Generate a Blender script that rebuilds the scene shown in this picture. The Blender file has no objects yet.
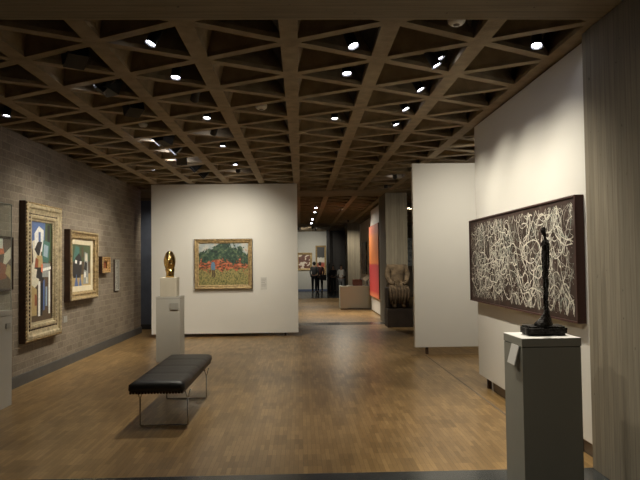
import bpy, bmesh, math, random
from mathutils import Vector, Matrix, noise
random.seed(7)
S = bpy.context.scene
C = bpy.context.collection
PI = math.pi

# ------------------------------------------------------------------ camera, world, exposure
EYE = 1.55
pitch, yaw, roll = .0353, .0299, -.0118
F = Vector((math.sin(yaw)*math.cos(pitch), math.cos(yaw)*math.cos(pitch), math.sin(pitch)))
R0 = Vector((math.cos(yaw), -math.sin(yaw), 0)); U0 = R0.cross(F)
cR = R0*math.cos(roll) + U0*math.sin(roll); cU = -R0*math.sin(roll) + U0*math.cos(roll)
cam_d = bpy.data.cameras.new('camera'); cam = bpy.data.objects.new('camera', cam_d); C.objects.link(cam)
cam.matrix_world = Matrix(((cR.x, cU.x, -F.x, 0), (cR.y, cU.y, -F.y, 0), (cR.z, cU.z, -F.z, EYE), (0, 0, 0, 1)))
cam_d.sensor_width = 36; cam_d.lens = 641.4*36/640; cam_d.clip_start = .05; cam_d.clip_end = 200
S.camera = cam
w = bpy.data.worlds.new('world'); S.world = w; w.use_nodes = True
w.node_tree.nodes['Background'].inputs[0].default_value = (1, .82, .6, 1)
w.node_tree.nodes['Background'].inputs[1].default_value = .02
S.view_settings.view_transform = 'Standard'; S.view_settings.look = 'None'
S.view_settings.gamma = 1; S.view_settings.use_curve_mapping = False
S.view_settings.exposure = 1.15
PW = 1.0            # overall lamp strength
LAMP = (1.0, .915, .76)

CEIL = 3.27

# ------------------------------------------------------------------ materials
MATS = {}
def mat(name, col, rough=.6, metal=0, var=.0, vscale=8, bump=0, bscale=60, spec=.5, coat=0):
    if name in MATS: return MATS[name]
    m = bpy.data.materials.new(name); m.use_nodes = True
    nt = m.node_tree; b = nt.nodes['Principled BSDF']
    b.inputs['Roughness'].default_value = rough; b.inputs['Metallic'].default_value = metal
    b.inputs['Specular IOR Level'].default_value = spec
    b.inputs['Coat Weight'].default_value = coat
    b.inputs['Base Color'].default_value = (*col, 1)
    tc = nt.nodes.new('ShaderNodeTexCoord')
    if var:
        n = nt.nodes.new('ShaderNodeTexNoise'); n.inputs['Scale'].default_value = vscale; n.inputs['Detail'].default_value = 6
        r = nt.nodes.new('ShaderNodeValToRGB')
        r.color_ramp.elements[0].position = .3; r.color_ramp.elements[1].position = .7
        r.color_ramp.elements[0].color = (*[c*(1-var) for c in col], 1)
        r.color_ramp.elements[1].color = (*[min(1, c*(1+var)) for c in col], 1)
        nt.links.new(tc.outputs['Object'], n.inputs['Vector']); nt.links.new(n.outputs['Fac'], r.inputs[0])
        nt.links.new(r.outputs[0], b.inputs['Base Color'])
    if bump:
        n2 = nt.nodes.new('ShaderNodeTexNoise'); n2.inputs['Scale'].default_value = bscale; n2.inputs['Detail'].default_value = 5
        bp = nt.nodes.new('ShaderNodeBump'); bp.inputs['Strength'].default_value = bump; bp.inputs['Distance'].default_value = .02
        nt.links.new(tc.outputs['Object'], n2.inputs['Vector']); nt.links.new(n2.outputs['Fac'], bp.inputs['Height'])
        nt.links.new(bp.outputs[0], b.inputs['Normal'])
    MATS[name] = m
    return m
def emis(name, col, st):
    m = bpy.data.materials.new(name); m.use_nodes = True; nt = m.node_tree
    b = nt.nodes['Principled BSDF']; b.inputs['Base Color'].default_value = (.9, .9, .95, 1)
    b.inputs['Emission Color'].default_value = (*col, 1); b.inputs['Emission Strength'].default_value = st
    return m

class NT:   # small helper for node materials
    def __init__(s, name, rough=.6, metal=0):
        s.m = bpy.data.materials.new(name); s.m.use_nodes = True; s.t = s.m.node_tree
        s.b = s.t.nodes['Principled BSDF']; s.b.inputs['Roughness'].default_value = rough; s.b.inputs['Metallic'].default_value = metal
        s.tc = s.t.nodes.new('ShaderNodeTexCoord').outputs['Object']
    def n(s, t, **kw):
        o = s.t.nodes.new('ShaderNode'+t)
        for k, v in kw.items():
            if hasattr(o, k) and k not in [i.name for i in o.inputs]: setattr(o, k, v)
            else: o.inputs[k].default_value = v
        return o
    def l(s, a, b): s.t.links.new(a, b)
    def map(s, scale=(1, 1, 1), rot=(0, 0, 0), loc=(0, 0, 0), src=None):
        o = s.t.nodes.new('ShaderNodeMapping'); o.inputs['Scale'].default_value = scale; o.inputs['Rotation'].default_value = rot; o.inputs['Location'].default_value = loc
        s.l(src or s.tc, o.inputs['Vector']); return o.outputs[0]
    def noise(s, vec, scale, detail=4, dist=0):
        o = s.n('TexNoise'); o.inputs['Scale'].default_value = scale; o.inputs['Detail'].default_value = detail; o.inputs['Distortion'].default_value = dist
        s.l(vec, o.inputs['Vector']); return o.outputs['Fac']
    def ramp(s, fac, stops, interp='LINEAR'):
        o = s.t.nodes.new('ShaderNodeValToRGB'); o.color_ramp.interpolation = interp
        e = o.color_ramp.elements
        while len(e) > len(stops): e.remove(e[-1])
        while len(e) < len(stops): e.new(1)
        for k, (p, c) in enumerate(stops): e[k].position = p; e[k].color = (*c, 1)
        s.l(fac, o.inputs[0]); return o.outputs[0]
    def mix(s, fac, a, b, mode='MIX'):
        o = s.t.nodes.new('ShaderNodeMix'); o.data_type = 'RGBA'; o.blend_type = mode
        for x, i in ((fac, 0), (a, 6), (b, 7)):
            if isinstance(x, (int, float)): o.inputs[i].default_value = x
            elif isinstance(x, tuple): o.inputs[i].default_value = (*x, 1)
            else: s.l(x, o.inputs[i])
        return o.outputs[2]
    def math(s, op, a, b=0.0):
        o = s.t.nodes.new('ShaderNodeMath'); o.operation = op
        for x, i in ((a, 0), (b, 1)):
            if isinstance(x, (int, float)): o.inputs[i].default_value = x
            else: s.l(x, o.inputs[i])
        return o.outputs[0]
    def bump(s, h, st, dist=.02):
        o = s.t.nodes.new('ShaderNodeBump'); o.inputs['Strength'].default_value = st; o.inputs['Distance'].default_value = dist
        s.l(h, o.inputs['Height']); s.l(o.outputs[0], s.b.inputs['Normal'])
    def col(s, c): s.l(c, s.b.inputs['Base Color']); return s.m
    def sep(s, v=None):
        o = s.t.nodes.new('ShaderNodeSeparateXYZ'); s.l(v or s.tc, o.inputs[0]); return o.outputs
    def comb(s, x, y, z=0.0):
        o = s.t.nodes.new('ShaderNodeCombineXYZ')
        for q, i in ((x, 0), (y, 1), (z, 2)):
            if isinstance(q, (int, float)): o.inputs[i].default_value = q
            else: s.l(q, o.inputs[i])
        return o.outputs[0]

# parquet: short oak strips laid in small blocks, running away from the camera
k = NT('parquet', .33)
v = k.map(rot=(0, 0, PI/2))
def brick(vec, wd, ht, c1, c2, mo, ms, off=.5):
    o = k.n('TexBrick'); o.inputs['Color1'].default_value = (*c1, 1); o.inputs['Color2'].default_value = (*c2, 1); o.inputs['Mortar'].default_value = (*mo, 1)
    o.inputs['Scale'].default_value = 1; o.inputs['Mortar Size'].default_value = ms; o.inputs['Brick Width'].default_value = wd; o.inputs['Row Height'].default_value = ht
    o.inputs['Mortar Smooth'].default_value = .3; o.offset = off
    k.l(vec, o.inputs['Vector']); return o
b1 = brick(v, .30, .036, (.255, .158, .062), (.385, .25, .108), (.15, .085, .03), .0012, .5)
b2 = brick(v, .30, .144, (.80, .79, .76), (1.12, 1.11, 1.08), (.7, .66, .6), .001, .5)
grain = k.noise(k.map(scale=(40, 2.5, 1)), 4, 5)
g = k.ramp(grain, [(.3, (.86, .86, .86)), (.7, (1.1, 1.1, 1.1))])
big = k.ramp(k.noise(k.tc, .6, 3), [(.3, (.88, .86, .84)), (.7, (1.06, 1.06, 1.06))])
c = k.mix(1, b1.outputs[0], b2.outputs[0], 'MULTIPLY'); c = k.mix(1, c, g, 'MULTIPLY'); c = k.mix(1, c, big, 'MULTIPLY')
M_floor = k.col(c)

# dark polished stone
M_stone = mat('dark_stone', (.045, .05, .052), .22, var=.3, vscale=5)

# grey concrete brick wall
k = NT('concrete_brick', .85)
x, y, z = k.sep()
v = k.comb(y, z, 0.0)
o = brick(v, .245, .1, (.205, .165, .118), (.275, .228, .17), (.32, .27, .205), .007, .5)
n1 = k.ramp(k.noise(k.tc, 30, 6), [(.3, (.8,)*3), (.7, (1.15,)*3)])
n2 = k.ramp(k.noise(k.tc, 1.2, 3), [(.3, (.86,)*3), (.7, (1.08,)*3)])
c = k.mix(1, o.outputs[0], n1, 'MULTIPLY'); c = k.mix(1, c, n2, 'MULTIPLY')
h = k.math('ADD', k.math('MULTIPLY', o.outputs['Fac'], -.8), k.math('MULTIPLY', k.noise(k.tc, 50, 5), .5))
k.bump(h, .5, .01)
M_brick = k.col(c)

# board formed concrete, boards vertical / horizontal
def board(name, base, axis, wd=.07):
    k = NT(name, .85)
    x, y, z = k.sep()
    if axis == 'v': a = k.math('ADD', x, y); vec = k.comb(k.math('MULTIPLY', a, 1/wd), k.math('MULTIPLY', z, .35))
    else: a = y; vec = k.comb(k.math('MULTIPLY', k.math('ADD', y, z), 1/wd), k.math('MULTIPLY', x, .35))
    s = k.sep(vec)
    cell = k.math('FLOOR', s[0]); fr = k.math('FRACT', s[0])
    wn = k.n('TexWhiteNoise'); wn.noise_dimensions = '1D'; k.l(cell, wn.inputs['W'])
    tone = k.ramp(wn.outputs['Value'], [(0, tuple(q*.9 for q in base)), (1, tuple(min(1, q*1.08) for q in base))])
    seam = k.ramp(fr, [(0, (.62,)*3), (.07, (1,)*3), (.93, (1,)*3), (1, (.7,)*3)])
    sp = k.map(scale=(30, 30, 2) if axis == 'v' else (2, 30, 30))
    gr = k.ramp(k.noise(sp, 1.2, 5), [(.3, (.84,)*3), (.7, (1.12,)*3)])
    pits = k.ramp(k.noise(k.tc, 22, 2), [(.22, (.5,)*3), (.3, (1,)*3)])
    c = k.mix(1, tone, seam, 'MULTIPLY'); c = k.mix(1, c, gr, 'MULTIPLY'); c = k.mix(1, c, pits, 'MULTIPLY')
    k.bump(k.math('ADD', k.math('MULTIPLY', wn.outputs['Value'], .5), k.math('MULTIPLY', seam, .6)), .5, .008)
    return k.col(c)
M_board = board('board_concrete', (.225, .195, .14), 'v')
M_beam = board('beam_concrete', (.27, .225, .155), 'h', .11)
# ceiling concrete
M_ceil = mat('ceiling_concrete', (.29, .228, .145), .85, var=.22, vscale=7, bump=.3, bscale=40)
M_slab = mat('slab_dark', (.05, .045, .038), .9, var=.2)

M_white = mat('white_panel', (.74, .725, .67), .6, var=.015, vscale=2)
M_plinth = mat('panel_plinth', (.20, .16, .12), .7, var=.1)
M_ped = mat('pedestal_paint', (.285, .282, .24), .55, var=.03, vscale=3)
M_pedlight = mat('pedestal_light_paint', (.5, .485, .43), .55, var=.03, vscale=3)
M_pedtop = mat('pedestal_top_white', (.78, .77, .74), .5)
M_dark = mat('dark_metal', (.02, .02, .022), .45, .6)
M_can = mat('lamp_black', (.012, .012, .013), .5)
M_chrome = mat('chrome', (.62, .61, .58), .25, 1)
M_base = mat('grey_baseboard', (.085, .085, .082), .5, var=.1)
M_leather = mat('black_leather', (.010, .009, .008), .42, bump=.12, bscale=90, var=.2)
M_navy = mat('dark_blue_grey', (.10, .115, .155), .7, var=.15, vscale=4)
M_gold = mat('gilt_wood', (.40, .29, .14), .42, .35, var=.45, vscale=22, bump=.7, bscale=45)
M_paleg = mat('pale_gilt_wood', (.47, .39, .24), .45, .3, var=.35, vscale=18, bump=.5, bscale=40)
M_darkwood = mat('dark_brown_wood', (.06, .03, .016), .5, var=.3)
M_cream = mat('cream_liner', (.68, .6, .42), .6, var=.08)
M_lens = emis('lamp_lens', (.86, .88, 1), 14)
M_plastic = mat('white_plastic', (.75, .73, .68), .5)
M_label = mat('label_card', (.62, .61, .57), .6)
M_labelgrey = mat('label_grey', (.36, .35, .31), .5)
M_ink = mat('label_ink', (.12, .12, .12), .7)

# ------------------------------------------------------------------ mesh helpers
def tag(o, label=None, cat=None, group=None, kind=None):
    if label: o['label'] = label
    if cat: o['category'] = cat
    if group: o['group'] = group
    if kind: o['kind'] = kind
    return o
def obj(name, bm, mats, parent=None, smooth=False, loc=None):
    me = bpy.data.meshes.new(name); bm.normal_update(); bm.to_mesh(me); bm.free()
    for m in (mats if isinstance(mats, (list, tuple)) else [mats]): me.materials.append(m)
    if smooth:
        for p in me.polygons: p.use_smooth = True
    o = bpy.data.objects.new(name, me); C.objects.link(o)
    if parent: o.parent = parent
    if loc: o.location = loc
    return o
def empty(name, loc=(0, 0, 0), rz=0):
    o = bpy.data.objects.new(name, None); C.objects.link(o); o.location = loc; o.rotation_euler = (0, 0, rz); o.empty_display_size = .1
    return o
def box(bm, x0, y0, z0, x1, y1, z1, bev=0, mi=0):
    vs = [bm.verts.new(p) for p in ((x0, y0, z0), (x1, y0, z0), (x1, y1, z0), (x0, y1, z0), (x0, y0, z1), (x1, y0, z1), (x1, y1, z1), (x0, y1, z1))]
    fs = [bm.faces.new([vs[i] for i in q]) for q in ((3, 2, 1, 0), (4, 5, 6, 7), (0, 1, 5, 4), (1, 2, 6, 5), (2, 3, 7, 6), (3, 0, 4, 7))]
    for f in fs: f.material_index = mi
    if bev:
        es = list({e for f in fs for e in f.edges})
        bmesh.ops.bevel(bm, geom=es, offset=bev, segments=2, affect='EDGES', profile=.6)
    return bm
def B(*a, bev=0, mi=0): return box(bmesh.new(), *a, bev=bev, mi=mi)
def ring(bm, c, ax, r, n=12, rx=None):
    ax = Vector(ax).normalized(); t = Vector((0, 0, 1)) if abs(ax.z) < .9 else Vector((1, 0, 0))
    a = ax.cross(t).normalized(); b = ax.cross(a)
    return [bm.verts.new(Vector(c) + a*math.cos(2*PI*i/n)*r + b*math.sin(2*PI*i/n)*(rx or r)) for i in range(n)]
def tube(bm, pts, r, n=8, cap=True):
    pts = [Vector(p) for p in pts]; rs = r if isinstance(r, (list, tuple)) else [r]*len(pts)
    rings = []
    for i, p in enumerate(pts):
        d = (pts[min(i+1, len(pts)-1)] - pts[max(i-1, 0)]).normalized()
        if rings:   # parallel-transport frame
            a = (fa - d*fa.dot(d)).normalized()
        else:
            t = Vector((0, 0, 1)) if abs(d.z) < .9 else Vector((1, 0, 0)); a = d.cross(t).normalized()
        fa = a; b = d.cross(a)
        rings.append([bm.verts.new(p + a*math.cos(2*PI*q/n)*rs[i] + b*math.sin(2*PI*q/n)*rs[i]) for q in range(n)])
    for A, D in zip(rings, rings[1:]):
        for q in range(n): bm.faces.new((A[q], A[(q+1) % n], D[(q+1) % n], D[q]))
    if cap: bm.faces.new(rings[0][::-1]); bm.faces.new(rings[-1])
    return bm
def skin(name, pts, edges, radii, m, parent=None, sub=2, rough=0, rfreq=20, root=0, dup_mesh=False):
    me = bpy.data.meshes.new(name); me.from_pydata(pts, edges, []); me.update()
    o = bpy.data.objects.new(name, me); C.objects.link(o)
    md = o.modifiers.new('s', 'SKIN'); md.use_smooth_shade = True
    if sub: su = o.modifiers.new('u', 'SUBSURF'); su.levels = sub; su.render_levels = sub
    for i, r in enumerate(radii):
        me.skin_vertices[0].data[i].radius = r if isinstance(r, tuple) else (r, r)
    me.skin_vertices[0].data[root].use_root = True
    dg = bpy.context.evaluated_depsgraph_get(); dg.update()
    nm = bpy.data.meshes.new_from_object(o.evaluated_get(dg))
    o.modifiers.clear(); o.data = nm; bpy.data.meshes.remove(me)
    nm.name = name
    if rough:
        nm2 = [v.normal.copy() for v in nm.vertices]
        for v, nn in zip(nm.vertices, nm2):
            p = v.co*rfreq
            v.co += nn*rough*(noise.noise(p) + .6*noise.noise(p*2.3))
    nm.materials.clear(); nm.materials.append(m)
    for p in nm.polygons: p.use_smooth = True; p.material_index = 0
    if parent: o.parent = parent
    return o

# ------------------------------------------------------------------ floor, walls
def struct(name, bm, m): return tag(obj(name, bm, m), kind='structure')
bm = bmesh.new()
box(bm, -4.3, 4.77, -.1, 9, 15.95, 0)
struct('floor', bm, M_floor)
f2 = B(-4.3, 16.6, -.1, 9, 28.0, 0); struct('floor_middle_bay', f2, M_floor)
f3 = B(-4.3, -3, -.1, 9, 3.3, 0); struct('floor_near_bay', f3, M_floor)
f4 = bmesh.new(); box(f4, -4.3, 28.0, -.1, 9, 37, 0); struct('floor_far', f4, M_stone)
struct('trim_1', B(-4.3, 3.3, -.1, 9, 4.77, .002), M_stone)
struct('trim_2', B(-4.3, 15.95, -.1, 9, 16.6, .002), M_stone)
# thin border line let into the parquet
struct('trim_3', B(2.03, 5.2, -.01, 2.05, 10.6, .0015), M_plinth)
struct('trim_4', B(1.80, 10.60, -.01, 3.7, 10.62, .0015), M_plinth)

struct('wall_left', B(-4.3, -3, 0, -3.67, 14.82, CEIL+.01), M_brick)
struct('baseboard_left', B(-3.67, -3, 0, -3.645, 14.8, .14), M_base)
struct('wall_back', B(-4.3, 15.6, 0, -2.6, 15.75, 3.1), M_navy)
struct('baseboard_back', B(-4.3, 15.57, 0, -2.6, 15.6, .12), mat('black_base', (.03, .03, .032), .5))
struct('wall_left_middle', B(-4.3, 16.6, 0, -3.67, 36, CEIL+.01), M_brick)
struct('wall_far', B(-4.3, 35.3, 0, 1.42, 35.5, 3.27), mat('far_wall_paint', (.5, .5, .46), .7, var=.02))
struct('baseboard_far', B(-3.67, 35.27, 0, 1.42, 35.3, .1), mat('blue_grey_base', (.10, .13, .22), .5))
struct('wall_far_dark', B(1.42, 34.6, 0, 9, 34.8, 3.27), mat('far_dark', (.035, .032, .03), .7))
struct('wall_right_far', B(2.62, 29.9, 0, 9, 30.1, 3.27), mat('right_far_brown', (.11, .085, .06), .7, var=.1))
struct('wall_right', B(8.9, -3, 0, 9, 37, 3.27), M_board)
struct('wall_near', B(-4.3, -3.1, 0, 9, -3, 4.2), M_board)
# solid concrete beams across the room
for i, (a, b2_) in enumerate(((3.2, 4.47), (15.25, 16.55), (28.1, 29.5))):
    struct('trim_%d' % (5+i), B(-4.3, a, CEIL-.005, 9, b2_, 4.2, bev=0), M_beam)

# ------------------------------------------------------------------ the triangulated concrete ceiling
P, W, X0, Y0 = .8656, .7496, -.076, 4.952
HB, HS, TOP = .068, .045, 4.15         # half rib widths, top of the void
def node(j, n): return Vector((X0 + j*W, Y0 + n*P, CEIL))
def inset(tri, offs):
    # tri: three points counter-clockwise; offs[i] = inset of edge i->i+1
    out = []
    L = []
    for i in range(3):
        a, b = tri[i], tri[(i+1) % 3]; d = (b-a).normalized(); nn = Vector((-d.y, d.x, 0))
        L.append((a + nn*offs[i], d))
    for i in range(3):
        (p, d), (q, e) = L[i-1], L[i]
        cr = d.x*e.y - d.y*e.x; t = ((q.x-p.x)*e.y - (q.y-p.y)*e.x)/cr
        out.append(p + d*t)
    return out
def ceiling(name, y_lo, y_hi, j_lo, j_hi):
    bm = bmesh.new(); LIP = .035
    cl, op = {}, {}
    def V(p): return bm.verts.new(p)
    for j in range(j_lo, j_hi):
        for n2 in range(int((y_lo-Y0)/P)-2, int((y_hi-Y0)/P)+3):
            n = n2 + (j % 2)*.5
            if node(j, n).y < y_lo-.9 or node(j, n).y > y_hi+.1: continue
            # closed pyramid: base on the left beam, point to the right; ccw order
            t = [node(j, n), node(j+1, n+.5), node(j, n+1)]
            cl[(j, n)] = [V(p) for p in inset(t, (HS, HS, HB))]
            # open: point on the left beam, base on the right beam
            t = [node(j, n), node(j+1, n-.5), node(j+1, n+.5)]
            op[(j, n)] = [V(p) for p in inset(t, (HS, HB, HS))]
    face = lambda *v: bm.faces.new(v)
    for (j, n), c in cl.items():
        up = [V(v.co + Vector((0, 0, LIP))) for v in c]
        cen = sum((v.co for v in up), Vector())/3
        ap = V(cen + Vector((0, 0, .62)))
        for i in range(3):
            a, b = i, (i+1) % 3
            face(c[a], c[b], up[b], up[a]); face(up[a], up[b], ap)
        # rib bottoms along the pyramid's edges
        o = op.get((j, n+1))       # across its upper slanted edge: open with point at (j, n+1)
        if o: face(c[2], c[1], o[1], o[0])
        o = op.get((j, n))         # across its lower slanted edge
        if o: face(c[1], c[0], o[0], o[2])
        o = op.get((j-1, n+.5))    # across the beam to the left
        if o: face(c[0], c[2], o[2], o[1])
    for (j, n), c in op.items():
        up = [V(v.co + Vector((0, 0, LIP))) for v in c]
        outv = []
        # outer pyramid faces lean away from the opening: raise each edge outwards
        cen = sum((v.co for v in up), Vector())/3
        for i in range(3):
            a, b = i, (i+1) % 3
            mid = (up[a].co + up[b].co)/2; d = (mid - cen); d.z = 0; d.normalize()
            face(c[a], c[b], up[b], up[a])
            apx = V(mid + d*(.22) + Vector((0, 0, .72)))
            face(up[a], up[b], apx)
    # node plates (hexagons)
    for j in range(j_lo, j_hi+1):
        for n2 in range(int((y_lo-Y0)/P)-2, int((y_hi-Y0)/P)+3):
            n = n2 + (j % 2)*.5
            seq = []
            for d, key, idx in ((cl, (j, n), 0), (op, (j, n), 0), (cl, (j, n-1), 2), (op, (j-1, n-.5), 2), (cl, (j-1, n-.5), 1), (op, (j-1, n+.5), 1)):
                if key in d: seq.append(d[key][idx])
            if len(seq) >= 3:
                cx = node(j, n); seq.sort(key=lambda v: math.atan2(v.co.y-cx.y, v.co.x-cx.x)); bm.faces.new(seq[::-1])
    # concrete slab over everything
    me = struct(name, bm, M_ceil)
    return me
ceiling('ceiling', 4.4, 15.3, -6, 10)
ceiling('ceiling_middle', 16.4, 28.2, -6, 12)
ceiling('ceiling_far', 29.4, 36, -6, 12)
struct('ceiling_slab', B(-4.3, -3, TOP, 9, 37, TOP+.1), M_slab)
ceiling('ceiling_near', -3.2, 3.2, -6, 8)

# ------------------------------------------------------------------ columns
def column(y0, label, w=.54, d=1.4, x=2.11):
    return tag(obj('concrete_column', B(0, 0, 0, w, d, CEIL-.008, bev=.006), M_board, loc=(x, y0, 0)), label, 'column', 'concrete columns along the right')
column(3.36, 'wide board-marked concrete column filling the right edge of the photo', x=2.15)
column(15.78, 'board-marked concrete column behind the headless seated stone figure', d=1.35, x=2.10)
column(27.75, 'distant board-marked concrete column rising behind the white display counter', x=2.02)

# ------------------------------------------------------------------ display panels
def panel(name, x0, y0, x1, y1, z0, z1, label, feet, plinth=None):
    t = tag(empty(name, ((x0+x1)/2, (y0+y1)/2, 0)), label, 'display wall', 'white display walls')
    cx, cy = (x0+x1)/2, (y0+y1)/2
    obj('panel', B(x0-cx, y0-cy, z0, x1-cx, y1-cy, z1, bev=.004), M_white, t)
    for fx, fy in feet:
        obj('foot', B(fx-cx-.022, fy-cy-.022, 0, fx-cx+.022, fy-cy+.022, z0+.005), M_darkwood, t)
    if plinth:
        a = plinth; obj('plinth', B(a[0]-cx, a[1]-cy, 0, a[2]-cx, a[3]-cy, z0+.003), M_plinth, t)
    return t
panel('display_wall', -3.18, 13.74, -.07, 13.86, .07, 3.255, 'freestanding white display wall holding the gold-framed landscape painting', [(-2.9, 13.82), (-.35, 13.82)])
panel('display_wall', 1.885, 10.69, 3.9, 10.81, .12, 3.2, 'bare white display wall facing the room, holding no picture', [(2.09, 10.74), (3.6, 10.74)])
panel('display_wall', 2.22, 4.9, 2.34, 8.05, .13, 3.25, 'white display wall holding the large dripped paint canvas', [(2.27, 7.78), (2.27, 5.2)], (2.27, 4.9, 2.33, 7.62))
panel('display_wall', 2.24, 17.6, 2.36, 20.5, .04, 3.19, 'white display wall behind the orange and red canvas', [(2.29, 17.9), (2.29, 20.2)])
panel('display_wall', 2.42, 22.6, 2.54, 26.2, .06, 3.1, 'distant white display wall edge just beyond the orange and red canvas', [(2.48, 22.9), (2.48, 25.9)])

# ------------------------------------------------------------------ framed pictures
# built in a local frame: u to the right along the wall, v up, n out of the wall
def frame_bm(w, h, prof, base=0):
    """prof: list of (inset, depth); loops swept round the rectangle w x h"""
    bm = bmesh.new(); loops = []
    for s, d in prof:
        loops.append([bm.verts.new((x, -d, z)) for x, z in ((-w/2+s, -h/2+s), (w/2-s, -h/2+s), (w/2-s, h/2-s), (-w/2+s, h/2-s))])
    for A, D in zip(loops, loops[1:]):
        for i in range(4): bm.faces.new((A[i], A[(i+1) % 4], D[(i+1) % 4], D[i]))
    return bm
def beads(w, h, s, d, pitch_, r, twist=False):
    bm = bmesh.new()
    pts = []
    for ax in (0, 1):
        L = (w if ax == 0 else h) - 2*s; n = max(2, int(L/pitch_))
        for i in range(n+1):
            t = -L/2 + L*i/n
            for sg in (-1, 1):
                pts.append((t, sg*(h/2-s), 0) if ax == 0 else (sg*(w/2-s), t, 1))
    for x, z, ax in pts:
        m = Matrix.Translation((x, -d, z)) @ Matrix.Rotation(.6 if twist else 0, 4, 'Y') @ Matrix.Diagonal((1.35 if ax == 0 else .9, .8, .9 if ax == 0 else 1.35, 1))
        bmesh.ops.create_icosphere(bm, subdivisions=1, radius=r, matrix=m)
    return bm
def picture(name, loc, rz, w, h, label, cat, m_art, fw=.1, depth=.07, m_frame=None, outer=None, liner=0, bead=None, plain=False, group=None):
    t = tag(empty(name, loc, rz), label, cat, group)
    if plain:
        obj('canvas', B(-w/2, -depth-.004, -h/2, w/2, -.004, h/2), m_art, t); return t
    bm = frame_bm(w, h, [(0, 0), (0, depth*.75), (fw*.08, depth*.85)]); obj('frame_edge', bm, outer or m_frame, t)
    bm = frame_bm(w, h, [(fw*.08, depth*.85), (fw*.16, depth), (fw*.30, depth*.98), (fw*.38, depth*.78), (fw*.62, depth*.66), (fw*.72, depth*.8), (fw*.84, depth*.76), (fw*.9, depth*.5), (fw, depth*.45)])
    fr_o = obj('frame', bm, m_frame, t)
    if bead:
        for s, dd, pt, r, mm in bead: obj('beading', beads(w, h, s, dd, pt, r), mm, fr_o, True)
    if liner:
        obj('liner', frame_bm(w-2*fw, h-2*fw, [(0, depth*.45), (liner*.9, depth*.38), (liner, depth*.25)]), M_cream, t)
    a = fw+liner
    obj('painted_canvas', B(-w/2+a-.003, -depth*.3, -h/2+a-.003, w/2-a+.003, -.002, h/2-a+.003), m_art, t)
    return t

# --- painted surfaces (procedural, in the canvas's own x/z) ---
# landscape: dark trees, sky gaps, red ground, yellow-green meadow
k = NT('landscape_paint', .5)
x, y, z = k.sep()
nz = k.noise(k.map(scale=(1, 1, 1)), 7, 5, .6); nzf = k.noise(k.map(scale=(1.6, 1, 1)), 26, 4, .3)
hz = k.math('ADD', z, k.math('MULTIPLY', k.math('SUBTRACT', nz, .5), .55))
hz = k.math('ADD', hz, k.math('MULTIPLY', k.math('SUBTRACT', nzf, .5), .22))
meadow = k.ramp(nzf, [(.3, (.06, .08, .025)), (.45, (.20, .19, .07)), (.6, (.40, .34, .13)), (.75, (.26, .15, .06))])
red = k.ramp(k.noise(k.map(scale=(1, 1, 2)), 18, 4), [(.3, (.03, .04, .02)), (.45, (.13, .07, .035)), (.52, (.45, .10, .045)), (.62, (.6, .18, .09)), (.75, (.5, .33, .17))])
tree = k.ramp(k.noise(k.tc, 20, 5), [(.32, (.01, .025, .02)), (.5, (.03, .07, .045)), (.66, (.09, .14, .07)), (.8, (.35, .30, .16))])
sky = k.ramp(k.noise(k.tc, 12, 3), [(.3, (.25, .32, .36)), (.6, (.52, .52, .46)), (.8, (.42, .2, .12))])
m1 = k.ramp(hz, [(.0, (0,)*3), (.42, (0,)*3), (.43, (1,)*3)])
lvl = k.math('ADD', hz, .5)
c = k.mix(k.ramp(lvl, [(.36, (0,)*3), (.39, (1,)*3)]), meadow, red)
c = k.mix(k.ramp(lvl, [(.54, (0,)*3), (.57, (1,)*3)]), c, tree)
dx = k.math('ABSOLUTE', k.math('ADD', x, -.02))
skym = k.math('ADD', k.math('MULTIPLY', dx, .55), k.math('ADD', hz, .0))
c = k.mix(k.ramp(skym, [(.50, (0,)*3), (.53, (1,)*3)]), c, sky)
k.bump(nzf, .3, .004)
M_land = k.col(c)

def shards(name, pal, sc, ang=.0, seed=0):
    k = NT(name, .5)
    v = k.map(scale=sc, rot=(0, ang, 0), loc=(seed, 0, seed*.7))
    o = k.n('TexVoronoi'); o.feature = 'F1'; o.distance = 'CHEBYCHEV'; o.inputs['Scale'].default_value = 1; k.l(v, o.inputs['Vector'])
    s = k.t.nodes.new('ShaderNodeSeparateColor'); k.l(o.outputs['Color'], s.inputs[0])
    c = k.ramp(s.outputs[0], [(i/len(pal), p) for i, p in enumerate(pal)], 'CONSTANT')
    n = k.ramp(k.noise(k.tc, 25, 4), [(.3, (.8,)*3), (.7, (1.12,)*3)])
    k.bump(k.noise(k.tc, 60, 3), .2, .004)
    return k, k.mix(1, c, n, 'MULTIPLY')

# ------------- polygons painted on a canvas as a flat layer (pattern of one part)
def paint_mesh(w, h, depth, shapes, pal, parent, name='painted_canvas'):
    """canvas box with flat painted polygons; shapes: (colour, [(x,z)...]) in -0.5..0.5"""
    bm = B(-w/2, -depth, -h/2, w/2, -.002, h/2)
    for i, (ci, pts) in enumerate(shapes):
        vs = [bm.verts.new((px*w, -depth-.0006-.00035*i, pz*h)) for px, pz in pts]
        f = bm.faces.new(vs)
        f.normal_update()
        if f.normal.y > 0: f.normal_flip()
        f.material_index = ci
    return obj(name, bm, pal, parent)
def pm(name, c): return mat('paint_'+name, c, .5, var=.16, vscale=30)
PAL = [pm('umber', (.10, .065, .035)), pm('blue', (.09, .15, .33)), pm('cream', (.68, .64, .5)), pm('white', (.78, .78, .72)), pm('black', (.02, .02, .022)),
       pm('ochre', (.45, .33, .14)), pm('teal', (.06, .17, .14)), pm('rust', (.28, .08, .03)), pm('grey', (.3, .32, .3)), pm('pale_blue', (.32, .42, .5)), pm('green', (.07, .10, .045)), pm('orange', (.75, .19, .06))]
WL = -3.67
RL = PI/2      # rotation that turns local -y (picture front) towards +x... see below
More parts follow.
